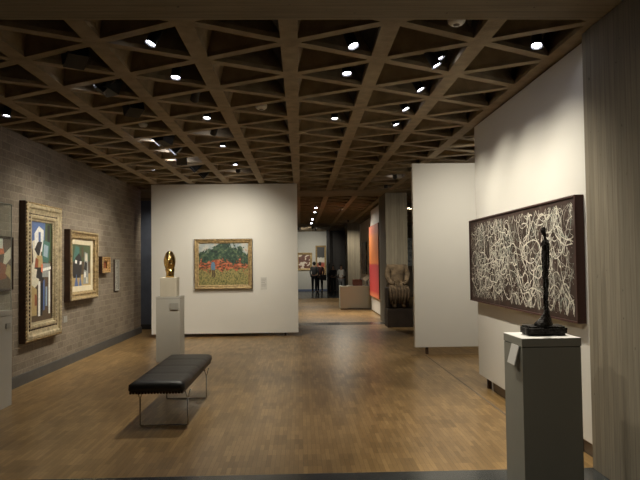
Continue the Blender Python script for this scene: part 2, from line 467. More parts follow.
# local front is -y; rotating by +90 deg about z sends -y to +x  (left wall pictures look to +x)
def gilt(name, y0, y1, z0, z1, **kw): return picture(name, (WL, (y0+y1)/2, (z0+z1)/2), RL, y1-y0, z1-z0, **kw)

# tall narrow picture
t = gilt('framed_painting', 8.47, 9.72, .54, 2.41, label='tall narrow abstract of angular cream, white and blue shapes in wide gilt frame', cat='painting', m_art=PAL[0],
         fw=.25, depth=.1, m_frame=M_paleg, outer=M_darkwood, liner=0, bead=[(.018, .088, .042, .016, M_gold), (.16, .07, .05, .014, M_darkwood), (.238, .05, .03, .008, M_cream)])
bpy.data.objects.remove([c for c in t.children if c.name.startswith('painted_canvas')][0])
shp = [(1, [(-.5, .22), (.5, .3), (.5, .5), (-.5, .5)]), (10, [(.12, .12), (.5, .1), (.5, .5), (.2, .5)]), (4, [(.3, .2), (.42, .2), (.42, .48), (.3, .48)]),
       (2, [(-.5, -.22), (-.1, -.12), (0, .2), (-.12, .34), (-.4, .3), (-.34, .1), (-.5, .02)]), (3, [(-.28, .2), (.1, .2), (.12, .42), (-.1, .46), (-.3, .38)]),
       (1, [(-.12, .26), (-.02, .26), (-.02, .4), (-.12, .4)]), (4, [(-.3, .22), (-.1, .14), (.05, .3), (-.15, .3)]), (6, [(.0, .1), (.34, .08), (.42, .3), (.1, .32)]), (9, [(.1, .16), (.3, .14), (.34, .26), (.14, .28)]),
       (5, [(-.2, .02), (.1, .02), (.05, .16), (-.2, .16)]), (7, [(-.3, .02), (-.16, -.02), (-.12, .12), (-.25, .14)]), (4, [(-.4, -.04), (.1, -.1), (.16, .04), (-.3, .04)]),
       (8, [(.05, -.06), (.42, -.06), (.42, .08), (.05, .08)]), (3, [(.08, .0), (.46, .02), (.46, .05), (.08, .03)]), (5, [(-.5, -.44), (-.2, -.44), (-.2, -.18), (-.5, -.12)]),
       (3, [(-.14, -.46), (-.04, -.46), (-.04, -.1), (-.14, -.1)]), (4, [(-.04, -.46), (.06, -.46), (.06, -.12), (-.04, -.12)]), (1, [(.08, -.4), (.16, -.4), (.16, -.08), (.08, -.1)]),
       (3, [(.34, -.46), (.42, -.46), (.42, .0), (.34, .0)]), (9, [(.2, -.36), (.28, -.36), (.28, -.16), (.2, -.16)]), (0, [(-.5, -.5), (.5, -.5), (.5, -.44), (-.5, -.46)]),
       (11, [(-.02, .0), (.05, -.02), (.07, .07), (.0, .08)]), (2, [(-.5, -.12), (-.3, -.16), (-.2, .02), (-.44, .04)]), (7, [(-.3, -.34), (-.2, -.34), (-.22, -.24), (-.3, -.22)])]
paint_mesh(1.25-.5, 1.87-.5, .03, shp, PAL, t)
# dark two-figure picture
t = gilt('framed_painting', 10.06, 11.42, .98, 2.12, label='squarish dark painting of loose dark upright shapes in carved gilt frame with cream liner', cat='painting', m_art=PAL[10],
         fw=.15, depth=.11, m_frame=M_gold, outer=M_darkwood, liner=.085, bead=[(.03, .1, .06, .018, M_paleg), (.1, .08, .05, .014, M_gold)])
bpy.data.objects.remove([c for c in t.children if c.name.startswith('painted_canvas')][0])
shp = [(10, [(-.5, .1), (.5, .1), (.5, .5), (-.5, .5)]), (5, [(-.5, -.5), (.5, -.5), (.5, -.2), (-.5, -.26)]), (6, [(-.44, .1), (-.1, .1), (-.1, .44), (-.3, .48)]),
       (4, [(-.42, -.3), (-.02, -.3), (.04, .0), (.0, .2), (-.12, .3), (-.3, .2), (-.44, .02)]), (1, [(-.36, -.5), (-.26, -.2), (-.16, -.5)]), (1, [(-.12, -.5), (-.06, -.22), (.02, -.5)]),
       (3, [(-.34, .06), (-.24, .04), (-.22, .12), (-.32, .14)]), (3, [(-.1, .02), (0, .03), (.02, .1), (-.08, .11)]), (8, [(.1, -.46), (.4, -.46), (.36, .3), (.18, .34)]),
       (4, [(.14, -.1), (.3, -.14), (.32, .06), (.18, .1)]), (3, [(.16, -.3), (.24, -.3), (.24, -.16), (.16, -.16)]), (2, [(.2, .12), (.34, .1), (.32, .28), (.22, .3)]), (0, [(.0, .2), (.12, .2), (.1, .46), (.02, .46)]), (2, [(.26, -.44), (.34, -.44), (.33, -.3), (.27, -.3)])]
paint_mesh(1.36-.47, 1.14-.47, .03, shp, PAL, t)
# small gilt relief
t = gilt('framed_painting', 11.72, 12.2, 1.40, 1.71, label='tiny ornate gilt-framed picture between the dark framed painting and a narrow pale panel', cat='painting', m_art=PAL[7],
         fw=.09, depth=.09, m_frame=mat('bright_gilt', (.62, .40, .17), .35, .5, var=.5, vscale=40, bump=.9, bscale=60), outer=M_darkwood)
# narrow upright
k = NT('pale_strip_paint', .6)
c = k.ramp(k.noise(k.map(scale=(1, 1, 4)), 12, 4), [(.35, (.2, .19, .16)), (.5, (.36, .34, .3)), (.65, (.5, .48, .42))])
picture('narrow_panel', (WL, 12.82, 1.35), RL, .3, .62, 'narrow upright pale grey panel, last work before the corner of the brick wall', 'picture', k.col(c), plain=False,
        fw=.035, depth=.035, m_frame=M_labelgrey, outer=M_darkwood)
# picture seen through the glass case
t = gilt('framed_painting', 7.05, 8.2, 1.25, 1.92, label='painting with grey and red shapes seen through the glass case at the left edge', cat='painting', m_art=PAL[8],
         fw=.03, depth=.05, m_frame=M_darkwood, outer=M_darkwood)
bpy.data.objects.remove([c for c in t.children if c.name.startswith('painted_canvas')][0])
shp = [(9, [(-.5, .1), (.1, .3), (.3, .5), (-.5, .5)]), (11, [(-.1, .1), (.34, .2), (.28, .48), (-.05, .4)]), (2, [(.3, -.1), (.5, .1), (.5, .34), (.34, .2)]), (7, [(-.2, -.4), (.4, -.3), (.38, -.02), (.05, .1)]),
       (3, [(.12, .3), (.3, .3), (.3, .5), (.12, .5)]), (5, [(.36, -.2), (.5, -.34), (.5, -.06), (.42, 0)]), (0, [(-.5, -.5), (.5, -.5), (.5, -.36), (-.5, -.3)])]
paint_mesh(1.09, .61, .025, shp, PAL, t)

# centre landscape, gilt frame
t = picture('framed_painting', (-1.65, 13.74, 1.545), 0, 1.23, 1.07, 'landscape of dark trees over red ground in gilt frame on the central white wall', 'painting', M_land,
        fw=.095, depth=.08, m_frame=M_gold, outer=M_darkwood)
cv = [c for c in t.children if c.name.startswith('painted_canvas')][0]
bpy.data.objects.remove(cv)
bm = B(-.523, -.03, -.443, .523, -.002, .443)
def poly(bm, mi, pts, d):
    f = bm.faces.new([bm.verts.new((a, -d, b)) for a, b in pts]); f.normal_update()
    if f.normal.y > 0: f.normal_flip()
    f.material_index = mi
for i, (mi, pts) in enumerate([(1, [(-.25, -.13), (-.18, -.14), (-.175, -.02), (-.2, .05), (-.25, .04), (-.27, -.04)]), (2, [(-.245, -.27), (-.215, -.27), (-.215, -.12), (-.245, -.12)]), (2, [(-.205, -.28), (-.175, -.28), (-.185, -.12), (-.21, -.12)]), (3, [(-.245, .045), (-.21, .045), (-.21, .085), (-.245, .085)])]):
    poly(bm, mi, pts, .031+.0005*i)
obj('painted_canvas', bm, [M_land, pm('shirt_blue', (.12, .22, .33)), PAL[0], PAL[7]], t)

# large dripped canvas on the right panel
k = NT('dark_red_canvas', .6)
c = k.ramp(k.noise(k.tc, 5, 6, 1), [(.35, (.03, .015, .010)), (.55, (.05, .024, .017)), (.7, (.11, .09, .075))])
M_drip = k.col(c)
t = tag(empty('drip_painting', (2.22, 6.54, 1.555), -PI/2), 'large wide maroon canvas tangled with white and grey dripped paint lines', 'painting')
DW, DH, DD = 3.14, .98, .06
rnd = random.Random(12)
bm = B(-DW/2, -DD, -DH/2, DW/2, -.002, DH/2)
def drip(bm, x, z, a, n, step, wd, mi, curl, d):
    prev = None; cv = rnd.uniform(-curl, curl)
    for i in range(n):
        cv += rnd.uniform(-curl, curl)*.45; cv *= .93; a += cv
        if abs(z) > DH/2-.05: a = math.atan2(-z, math.cos(a)*.6+.001)
        nx, nz_ = x + math.cos(a)*step, z + math.sin(a)*step
        if abs(nx) > DW/2-.04: a += PI; continue
        nz_ = max(-DH/2+.015, min(DH/2-.015, nz_))
        wv = wd*rnd.uniform(.35, 1.5)
        px, pz = -math.sin(a)*wv, math.cos(a)*wv
        cur = (bm.verts.new((nx+px, -d, nz_+pz)), bm.verts.new((nx-px, -d, nz_-pz)))
        if prev:
            f = bm.faces.new((prev[0], prev[1], cur[1], cur[0])); f.normal_update()
            if f.normal.y > 0: f.normal_flip()
            f.material_index = mi
        prev = cur; x, z = nx, nz_
for i in range(270):
    mi = rnd.choice((1, 1, 1, 2, 2, 3)); vert = rnd.random() < .72
    a = rnd.choice((1, -1))*PI/2 + rnd.gauss(0, .35) if vert else rnd.uniform(0, 2*PI)
    drip(bm, rnd.uniform(-DW/2+.08, DW/2-.08), rnd.uniform(-DH/2+.06, DH/2-.06), a, rnd.randint(12, 46), .022, rnd.choice((.0011, .0016, .0022, .003, .0045)), mi, .34, DD+.001+i*.00001)
for i in range(60):
    drip(bm, rnd.uniform(-DW/2+.1, DW/2-.1), rnd.uniform(-.3, .3), rnd.choice((1, -1))*PI/2 + rnd.gauss(0, .3), rnd.randint(20, 60), .02, rnd.choice((.004, .0055)), 1, .22, DD+.0055+i*.00001)
for i in range(500):
    x0, z0, r = rnd.uniform(-DW/2+.05, DW/2-.05), rnd.uniform(-DH/2+.04, DH/2-.04), rnd.uniform(.002, .009)
    poly(bm, rnd.choice((1, 2, 3)), [(x0+r*math.cos(q*PI/3)*rnd.uniform(.6, 1.5), z0+r*math.sin(q*PI/3)*rnd.uniform(.6, 1.5)) for q in range(6)], DD+.0065)
obj('canvas', bm, [M_drip, pm('drip_white', (.74, .72, .62)), pm('drip_grey', (.40, .39, .33)), pm('drip_teal', (.24, .29, .25))], t)
bm = frame_bm(DW+.03, DH+.03, [(0, 0), (0, DD+.012), (.014, DD+.012), (.014, DD-.01)])
obj('frame', bm, mat('maroon_edge', (.07, .03, .024), .6), t)

# orange over red canvas on the far panel
k = NT('orange_red_paint', .6)
x, y, z = k.sep()
lv = k.math('ADD', k.math('ADD', z, .5), k.math('MULTIPLY', k.math('SUBTRACT', k.noise(k.tc, 6, 4), .5), .10))
lv = k.math('MULTIPLY', lv, .5); lv = k.math('ADD', lv, .28)
c = k.ramp(lv, [(.02, (.80, .22, .10)), (.08, (.62, .055, .05)), (.47, (.56, .05, .055)), (.50, (.86, .25, .06)), (.90, (.86, .27, .07)), (.96, (.75, .2, .1))])
M_or = k.col(c)
t = tag(empty('colour_field_canvas', (2.24, 19.2, 1.58), -PI/2), 'tall canvas painted orange above and red below on the far white wall', 'painting')
obj('canvas', B(-1.22, -.064, -1.08, 1.22, -.004, 1.08), M_or, t)
obj('canvas_edge', B(1.2205, -.062, -1.08, 1.226, -.004, 1.08), mat('brown_edge', (.22, .1, .05), .6), t)

# silver-blue picture far right, and far small pictures
k = NT('silver_paint', .4)
c = k.ramp(k.noise(k.tc, 9, 6, .5), [(.35, (.16, .2, .24)), (.5, (.4, .46, .5)), (.65, (.68, .72, .74))])
picture('large_grey_canvas', (4.9, 29.9, 2.0), 0, 1.8, 1.3, 'mottled silver blue canvas glimpsed between the headless figure and bare white wall', 'painting', k.col(c), plain=True, depth=.05)
k = NT('far_still_life', .5)
c = k.ramp(k.noise(k.map(scale=(1, 1, 1.3)), 3.2, 2, .4), [(.4, (.10, .035, .02)), (.53, (.18, .06, .03)), (.56, (.75, .66, .55))])
picture('framed_painting', (.18, 35.3, 1.62), 0, .86, .98, 'distant gilt framed picture of white shapes on dark brown, left of standing visitors', 'painting', k.col(c), fw=.12, depth=.08, m_frame=M_gold, outer=M_gold)
k = NT('far_portrait', .5)
x, y, z = k.sep()
lv = k.math('ADD', k.math('ADD', z, .5), k.math('MULTIPLY', k.math('SUBTRACT', k.noise(k.tc, 5, 3), .5), .3))
c = k.ramp(lv, [(.05, (.5, .28, .1)), (.15, (.4, .06, .03)), (.36, (.35, .08, .05)), (.42, (.65, .6, .5)), (.62, (.6, .58, .5)), (.68, (.03, .03, .025)), (.95, (.02, .02, .02))])
picture('framed_painting', (1.09, 35.3, 1.68), 0, .58, 1.62, 'distant tall gilt framed picture, dark at top, behind the standing visitors', 'painting', k.col(c), fw=.09, depth=.08, m_frame=M_gold, outer=M_gold)
k = NT('far_edge_paint', .5)
c = k.ramp(k.noise(k.tc, 3, 3), [(.4, (.03, .03, .03)), (.55, (.2, .15, .1)), (.65, (.4, .35, .28))])
picture('framed_painting', (2.42, 24.2, 1.7), -PI/2, 1.6, 1.2, 'distant dark picture seen edge-on beyond the orange and red canvas', 'painting', k.col(c), plain=True, depth=.04)

# wall label beside the landscape
def label_card(name, loc, rz, w, h, lab, m=None, lines=5):
    bm = B(-w/2, -.006, -h/2, w/2, 0, h/2)
    for i in range(lines):
        z0 = h/2 - h*(.16+.7*i/lines)
        f = bm.faces.new([bm.verts.new(p) for p in ((-w*.38, -.0068, z0-h*.02), (w*(.38-.1*(i % 3)), -.0068, z0-h*.02), (w*(.38-.1*(i % 3)), -.0068, z0+h*.02), (-w*.38, -.0068, z0+h*.02))])
        f.material_index = 1
    o = obj(name, bm, [m or M_label, M_labelgrey], None, loc=loc); o.rotation_euler = (0, 0, rz)
    return tag(o, lab, 'label')
label_card('wall_label', (-.80, 13.739, 1.125), 0, .13, .26, 'pale text label on the white wall right of the landscape painting')
label_card('wall_label', (WL+.001, 10.1, .72), RL, .16, .1, 'small pale label low on brick wall beneath the dark framed painting', M_labelgrey, 2)

# ------------------------------------------------------------------ pedestals
def pedestal(loc, w, d, h, cap, lab, mb, mt, rz=0):
    t = tag(empty('pedestal', loc, rz), lab, 'pedestal', 'box pedestals')
    obj('body', B(-w/2+.002, -d/2+.002, 0, w/2-.002, d/2-.002, h-cap-.005, bev=.002), mb, t)
    obj('recess', B(-w/2+.006, -d/2+.006, h-cap-.007, w/2-.006, d/2-.006, h-cap+.002), M_ink, t)
    obj('cap', B(-w/2, -d/2, h-cap, w/2, d/2, h, bev=.002), mt, t)
    return t
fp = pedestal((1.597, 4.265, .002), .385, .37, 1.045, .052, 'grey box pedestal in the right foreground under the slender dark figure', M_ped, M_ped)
obj('cap_top', B(-.1925, -.185, 1.0452, .1925, .185, 1.047), M_pedtop, fp)
bm = B(-.07, -.004, -.064, .07, .004, .064, bev=.002)
lb = obj('label_holder', bm, M_label, fp, loc=(-.216, -.085, .935)); lb.rotation_euler = (math.radians(-15), 0, math.radians(-90))
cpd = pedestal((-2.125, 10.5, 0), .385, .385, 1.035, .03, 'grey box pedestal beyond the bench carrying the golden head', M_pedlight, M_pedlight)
obj('label_plate', B(.03, -.212, .83, .165, -.2, .935, bev=.002), M_labelgrey, cpd)
tag(obj('stone_block', B(-.13, -.13, 0, .13, .13, .305, bev=.006), mat('limestone', (.58, .53, .42), .7, var=.06, vscale=6, bump=.1), loc=(-2.125, 10.46, 1.036)), 'pale limestone cube between grey pedestal and the golden head', 'block')
# glass case at the left
t = tag(empty('display_case', (-3.44, 7.09, 0)), 'white pedestal display case with clear glass cover at left edge', 'display case')
obj('body', B(-.18, -.26, .0, .18, .26, 1.0, bev=.002), M_pedlight, t)
obj('cap', B(-.182, -.262, 1.005, .182, .262, 1.06, bev=.002), M_pedlight, t)
obj('handle', B(.182, .1, .86, .19, .2, .92), M_labelgrey, t)
gm = bpy.data.materials.new('clear_glass'); gm.use_nodes = True
nt = gm.node_tree; nt.nodes.clear(); out = nt.nodes.new('ShaderNodeOutputMaterial'); tr = nt.nodes.new('ShaderNodeBsdfTransparent'); gl = nt.nodes.new('ShaderNodeBsdfGlossy'); mx = nt.nodes.new('ShaderNodeMixShader'); fr = nt.nodes.new('ShaderNodeFresnel')
gl.inputs['Roughness'].default_value = .03; tr.inputs[0].default_value = (.96, .98, .97, 1); fr.inputs[0].default_value = 1.45
geo = nt.nodes.new('ShaderNodeNewGeometry'); mm = nt.nodes.new('ShaderNodeMath'); mm.operation = 'MULTIPLY'; m1_ = nt.nodes.new('ShaderNodeMath'); m1_.operation = 'SUBTRACT'; m1_.inputs[0].default_value = 1; nt.links.new(geo.outputs['Backfacing'], m1_.inputs[1]); nt.links.new(fr.outputs[0], mm.inputs[0]); nt.links.new(m1_.outputs[0], mm.inputs[1]); nt.links.new(mm.outputs[0], mx.inputs[0]); nt.links.new(tr.outputs[0], mx.inputs[1]); nt.links.new(gl.outputs[0], mx.inputs[2]); nt.links.new(mx.outputs[0], out.inputs[0])
bm = bmesh.new()
for a in ((-.175, -.255, 1.06, -.169, .255, 2.24), (.169, -.255, 1.06, .175, .255, 2.24), (-.169, -.255, 1.06, .169, -.249, 2.24), (-.169, .249, 1.06, .169, .255, 2.24), (-.175, -.255, 2.24, .175, .255, 2.246)): box(bm, *a)
obj('glass_cover', bm, gm, t)
bm = bmesh.new()
for sx in (-1, 1):
    for sy in (-1, 1): box(bm, sx*.172-.0035, sy*.252-.0035, 1.06, sx*.172+.0035, sy*.252+.0035, 2.25)
for sy in (-1, 1): box(bm, -.172, sy*.252-.003, 2.244, .172, sy*.252+.003, 2.25)
for sx in (-1, 1): box(bm, sx*.172-.003, -.252, 2.244, sx*.172+.003, .252, 2.25)
obj('glass_edge', bm, mat('glass_edge', (.38, .42, .38), .3), t)

# ------------------------------------------------------------------ golden head (plain stand-in)
M_brass = mat('polished_bronze', (.72, .50, .20), .16, 1, var=.15, vscale=5)
bm = bmesh.new(); bmesh.ops.create_uvsphere(bm, u_segments=40, v_segments=28, radius=1)
for vv in bm.verts:
    p = vv.co.copy()
    zt = p.z; wx = .094*(1 - .1*max(0, -zt)**1.5) ; wy = .115*(1-.2*max(0, -zt))
    x, y, z = p.x*wx, p.y*wy, p.z*.175
    if p.y < -.1:
        fr_ = (-p.y)
        brow = math.exp(-((zt-.18)/.10)**2); nose = math.exp(-(p.x/.13)**2)*math.exp(-((zt+.06)/.26)**2)
        eye = math.exp(-((abs(p.x)-.42)/.2)**2)*math.exp(-((zt-.0)/.14)**2)
        mouth = math.exp(-(p.x/.2)**2)*math.exp(-((zt+.48)/.06)**2)
        y += -.012*brow*fr_ - .026*nose + .022*eye*fr_ - .009*mouth
    vv.co = (x, y, z+.255)
hd = tag(empty('bronze_head', (-2.125, 10.46, 1.341)), 'shiny golden egg-shaped sculpted head on pale limestone cube', 'sculpture')
obj('head', bm, M_brass, hd, True)
bm = tube(bmesh.new(), [(0, .02, 0.0), (0, .02, .03), (.005, .015, .07), (.0, .01, .14)], [.070, .062, .064, .078], 24)
obj('neck', bm, M_brass, hd, True)
bm = bmesh.new(); bmesh.ops.create_uvsphere(bm, u_segments=20, v_segments=14, radius=.05, matrix=Matrix.Translation((0, .085, .33)) @ Matrix.Diagonal((1.1, .8, 1, 1)))
obj('hair_knot', bm, M_brass, hd, True)

# ------------------------------------------------------------------ slender dark standing figure
M_bron = mat('dark_bronze', (.02, .017, .015), .38, .7, var=.4, vscale=30, bump=.8, bscale=60)
fig = tag(empty('standing_figure', (1.643, 4.27, 1.049), math.radians(-70)), 'very thin black bronze standing figure with rough surface on white-topped pedestal', 'sculpture')
bm = bmesh.new(); bmesh.ops.create_cube(bm, size=1, matrix=Matrix.Translation((0, 0, .033)) @ Matrix.Diagonal((.265, .16, .06, 1)))
bmesh.ops.bevel(bm, geom=bm.edges[:], offset=.012, segments=2, affect='EDGES')
bmesh.ops.subdivide_edges(bm, edges=bm.edges[:], cuts=5, use_grid_fill=True)
for vv in bm.verts:
    if vv.co.z > .004: vv.co += Vector((noise.noise(vv.co*28), noise.noise(vv.co*31+Vector((5, 0, 0))), noise.noise(vv.co*26+Vector((0, 9, 0)))))*.009
bs = obj('base', bm, M_bron, fig, True); bs.rotation_euler = (0, 0, math.radians(70)); bs.location = (-.01, -.022, 0)
pts = [(0, 0, .42), (0, 0, .50), (0, 0, .575), (0, .0, .625), (0, 0, .655), (0, -.008, .69), (0, -.006, .725),        # pelvis 0, waist, chest, shoulder, neck, head, crown
       (.012, 0, .36), (.012, -.004, .25), (.010, 0, .12), (.012, -.05, .078),
       (-.012, 0, .36), (-.012, -.004, .25), (-.010, 0, .12), (-.012, -.045, .078),
       (.026, 0, .61), (.029, .004, .52), (.024, -.002, .43), (.018, -.004, .375), (-.026, 0, .61), (-.029, .004, .52), (-.024, -.002, .43), (-.018, -.004, .375)]
ed = [(0, 1), (1, 2), (2, 3), (3, 4), (4, 5), (5, 6), (0, 7), (7, 8), (8, 9), (9, 10), (0, 11), (11, 12), (12, 13), (13, 14), (3, 15), (15, 16), (16, 17), (17, 18), (3, 19), (19, 20), (20, 21), (21, 22)]
ra = [.018, .013, .02, .02, .009, (.018, .024), .014, .012, .009, .012, .016, .012, .009, .012, .016, .009, .007, .006, .006, .009, .007, .006, .006]
skin('body', pts, ed, ra, M_bron, fig, 2, .006, 38)
bm = tube(bmesh.new(), [(0, -.018, .055), (0, -.018, .075), (0, -.012, .10), (0, -.006, .13), (0, 0, .165)], [.05, .046, .03, .02, .013], 16)
for vv in bm.verts:
    vv.co.y = vv.co.y*1.5 + (.004 if vv.co.y > 0 else 0)
    vv.co += Vector((noise.noise(vv.co*40), noise.noise(vv.co*44+Vector((5, 0, 0))), 0))*.008
obj('foot_mound', bm, M_bron, fig, True)

# ------------------------------------------------------------------ bench
bn = tag(empty('bench', (-1.36, 6.99, 0)), 'long black leather cushioned bench on thin wire legs in the open floor', 'bench')
L2, W2 = .93, .255
bm = bmesh.new(); NX, NY = 14, 36
def top_z(a, b):   # a,b in -1..1
    e = min(1, (1-abs(a))/.16)*1.0; e2 = min(1, (1-abs(b))/.05)
    s = math.sqrt(max(0, 1-(1-e)**2))*math.sqrt(max(0, 1-(1-e2)**2))
    tuft = 0
    for q in (-.5, 0, .5): tuft += .007*math.exp(-((b-q)/.02)**2)
    return .375 + .058 + .022*s + .006*(1-a*a) - tuft
g = [[bm.verts.new((W2*(-1+2*i/NX), L2*(-1+2*j/NY), top_z(-1+2*i/NX, -1+2*j/NY))) for j in range(NY+1)] for i in range(NX+1)]
for i in range(NX):
    for j in range(NY): bm.faces.new((g[i][j], g[i+1][j], g[i+1][j+1], g[i][j+1]))
rim = [g[i][0] for i in range(NX+1)] + [g[NX][j] for j in range(1, NY+1)] + [g[i][NY] for i in range(NX-1, -1, -1)] + [g[0][j] for j in range(NY-1, 0, -1)]
low = [bm.verts.new((vv.co.x*1.012, vv.co.y*1.004, .385)) for vv in rim]; low2 = [bm.verts.new((vv.co.x*.97, vv.co.y*.99, .365)) for vv in rim]
n = len(rim)
for A, D in ((rim, low), (low, low2)):
    for i in range(n): bm.faces.new((A[i], D[i], D[(i+1) % n], A[(i+1) % n]))
bm.faces.new(low2[::-1])
obj('cushion', bm, M_leather, bn, True)
for i in range(18):     # slats run along the bench under the cushion
    x0 = -.252 + i*.0282
    obj('slat', B(x0, -L2+.006, .345, x0+.019, L2-.006, .366), M_darkwood, bn)
for yy in (-.72, .50):
    xo = .025
    lf = obj('leg_frame', (lambda b_: (tube(b_, [(xo-.228, yy, .27), (xo-.228, yy, .012), (xo-.222, yy, .008), (xo+.222, yy, .008), (xo+.228, yy, .012), (xo+.228, yy, .27)], .0068, 8), b_)[1])(bmesh.new()), M_chrome, bn, True)
    for sx in (-1, 1):
        bm = bmesh.new()
        for s2 in (-1, 1):
            tube(bm, [(xo+sx*.228, yy, .262), (xo+sx*.228+s2*.010, yy, .285), (xo+sx*.228+s2*.028, yy, .347)], .0062, 8)
        obj('leg_fork', bm, M_chrome, lf, True)

# ------------------------------------------------------------------ headless seated stone figure
M_stn = mat('weathered_stone', (.15, .105, .06), .85, var=.5, vscale=9, bump=.9, bscale=30)
M_blk = mat('dark_wood_block', (.028, .018, .012), .55, var=.3, vscale=6)
tag(obj('statue_block', B(-.3, -.28, 0, .3, .28, .44, bev=.006), M_blk, loc=(2.33, 15.42, 0)), 'dark brown block under the headless seated stone figure', 'plinth')
st = tag(empty('seated_statue', (2.31, 15.40, .441)), 'weathered brown headless seated stone figure, hands on its lap', 'sculpture')
obj('seat', (lambda b_: b_)(B(-.28, -.05, 0, .28, .26, .50, bev=.03)), M_blk, st)
pts = [(0, .06, .55), (0, .08, .75), (0, .08, .93), (0, .07, 1.02), (.2, .07, .98), (.25, .02, .78), (.2, -.14, .63), (.09, -.24, .58), (-.2, .07, .98), (-.25, .02, .78), (-.2, -.14, .63), (-.09, -.24, .58),
       (.13, .0, .52), (.13, -.22, .48), (.12, -.24, .25), (.11, -.23, .07), (.12, -.27, .035), (-.13, .0, .52), (-.13, -.22, .48), (-.12, -.24, .25), (-.11, -.23, .07), (-.12, -.27, .035)]
ed = [(0, 1), (1, 2), (2, 3), (2, 4), (4, 5), (5, 6), (6, 7), (2, 8), (8, 9), (9, 10), (10, 11), (0, 12), (12, 13), (13, 14), (14, 15), (15, 16), (0, 17), (17, 18), (18, 19), (19, 20), (20, 21)]
ra = [(.18, .15), (.16, .13), (.18, .13), .09, .09, .07, .06, .045, .09, .07, .06, .045, .12, .10, .085, .055, .04, .12, .10, .085, .055, .04]
skin('body', pts, ed, ra, M_stn, st, 2, .016, 9)
bm = bmesh.new()   # rough skirt folds between the knees
for i in range(7):
    xx = -.2 + i*.4/6
    tube(bm, [(xx, -.2, .5), (xx*1.1, -.33, .43), (xx*1.05, -.34, .28), (xx, -.30, .12)], [.04, .036, .032, .022], 8)
obj('drapery', bm, mat('stone_dark', (.10, .065, .035), .9, var=.4, vscale=10, bump=.8, bscale=30), st, True)

# ------------------------------------------------------------------ counter in the middle distance and what lies on it
ct = tag(empty('display_counter', (1.80, 21.35, 0)), 'low white boxed counter in the middle distance before a concrete column', 'counter')
M_cnt = mat('counter_paint', (.56, .58, .50), .6)
obj('body', B(-.53, -.3, .04, .53, .3, .74, bev=.004), M_cnt, ct)
obj('top', B(-.535, -.305, .74, .535, .305, .77, bev=.004), M_cnt, ct)
obj('base', B(-.5, -.27, 0, .5, .27, .04), M_plinth, ct)
tag(obj('wooden_box', B(-.16, -.12, 0, .16, .12, .21, bev=.008), mat('reddish_wood', (.13, .045, .025), .4, var=.2), loc=(1.86, 21.3, .77)), 'reddish brown box standing on the white counter', 'box')
bk = tag(empty('open_book', (2.185, 21.3, .77)), 'tilted open book on a dark stand at the counter end', 'book')
obj('stand', (lambda b_: (box(b_, -.02, -.02, 0, .02, .02, .22), box(b_, -.07, -.06, 0, .07, .06, .015), b_)[2])(bmesh.new()), M_dark, bk)
pg = obj('pages', (lambda b_: (box(b_, -.13, -.09, 0, .0, .09, .02), box(b_, .002, -.09, 0, .13, .09, .02), b_)[2])(bmesh.new()), M_cream, bk, loc=(0, -.02, .26)); pg.rotation_euler = (.7, -.7, 0)
cv = obj('cover', B(-.14, -.1, -.008, .14, .1, 0), M_darkwood, bk, loc=(0, -.02, .26)); cv.rotation_euler = (.7, -.7, 0)
for i, (xx, m_) in enumerate(((1.42, M_dark), (1.62, M_labelgrey))):
    tag(obj('pamphlet_tray', (lambda b_: (box(b_, -.07, -.09, 0, .07, .09, .012), box(b_, -.07, -.09, .012, -.062, .09, .04), box(b_, .062, -.09, .012, .07, .09, .04), b_)[3])(bmesh.new()), m_, loc=(xx, 21.25, .77)),
        ['black small tray at the left end of the white counter', 'grey small tray beside the reddish box on the counter'][i], 'tray')

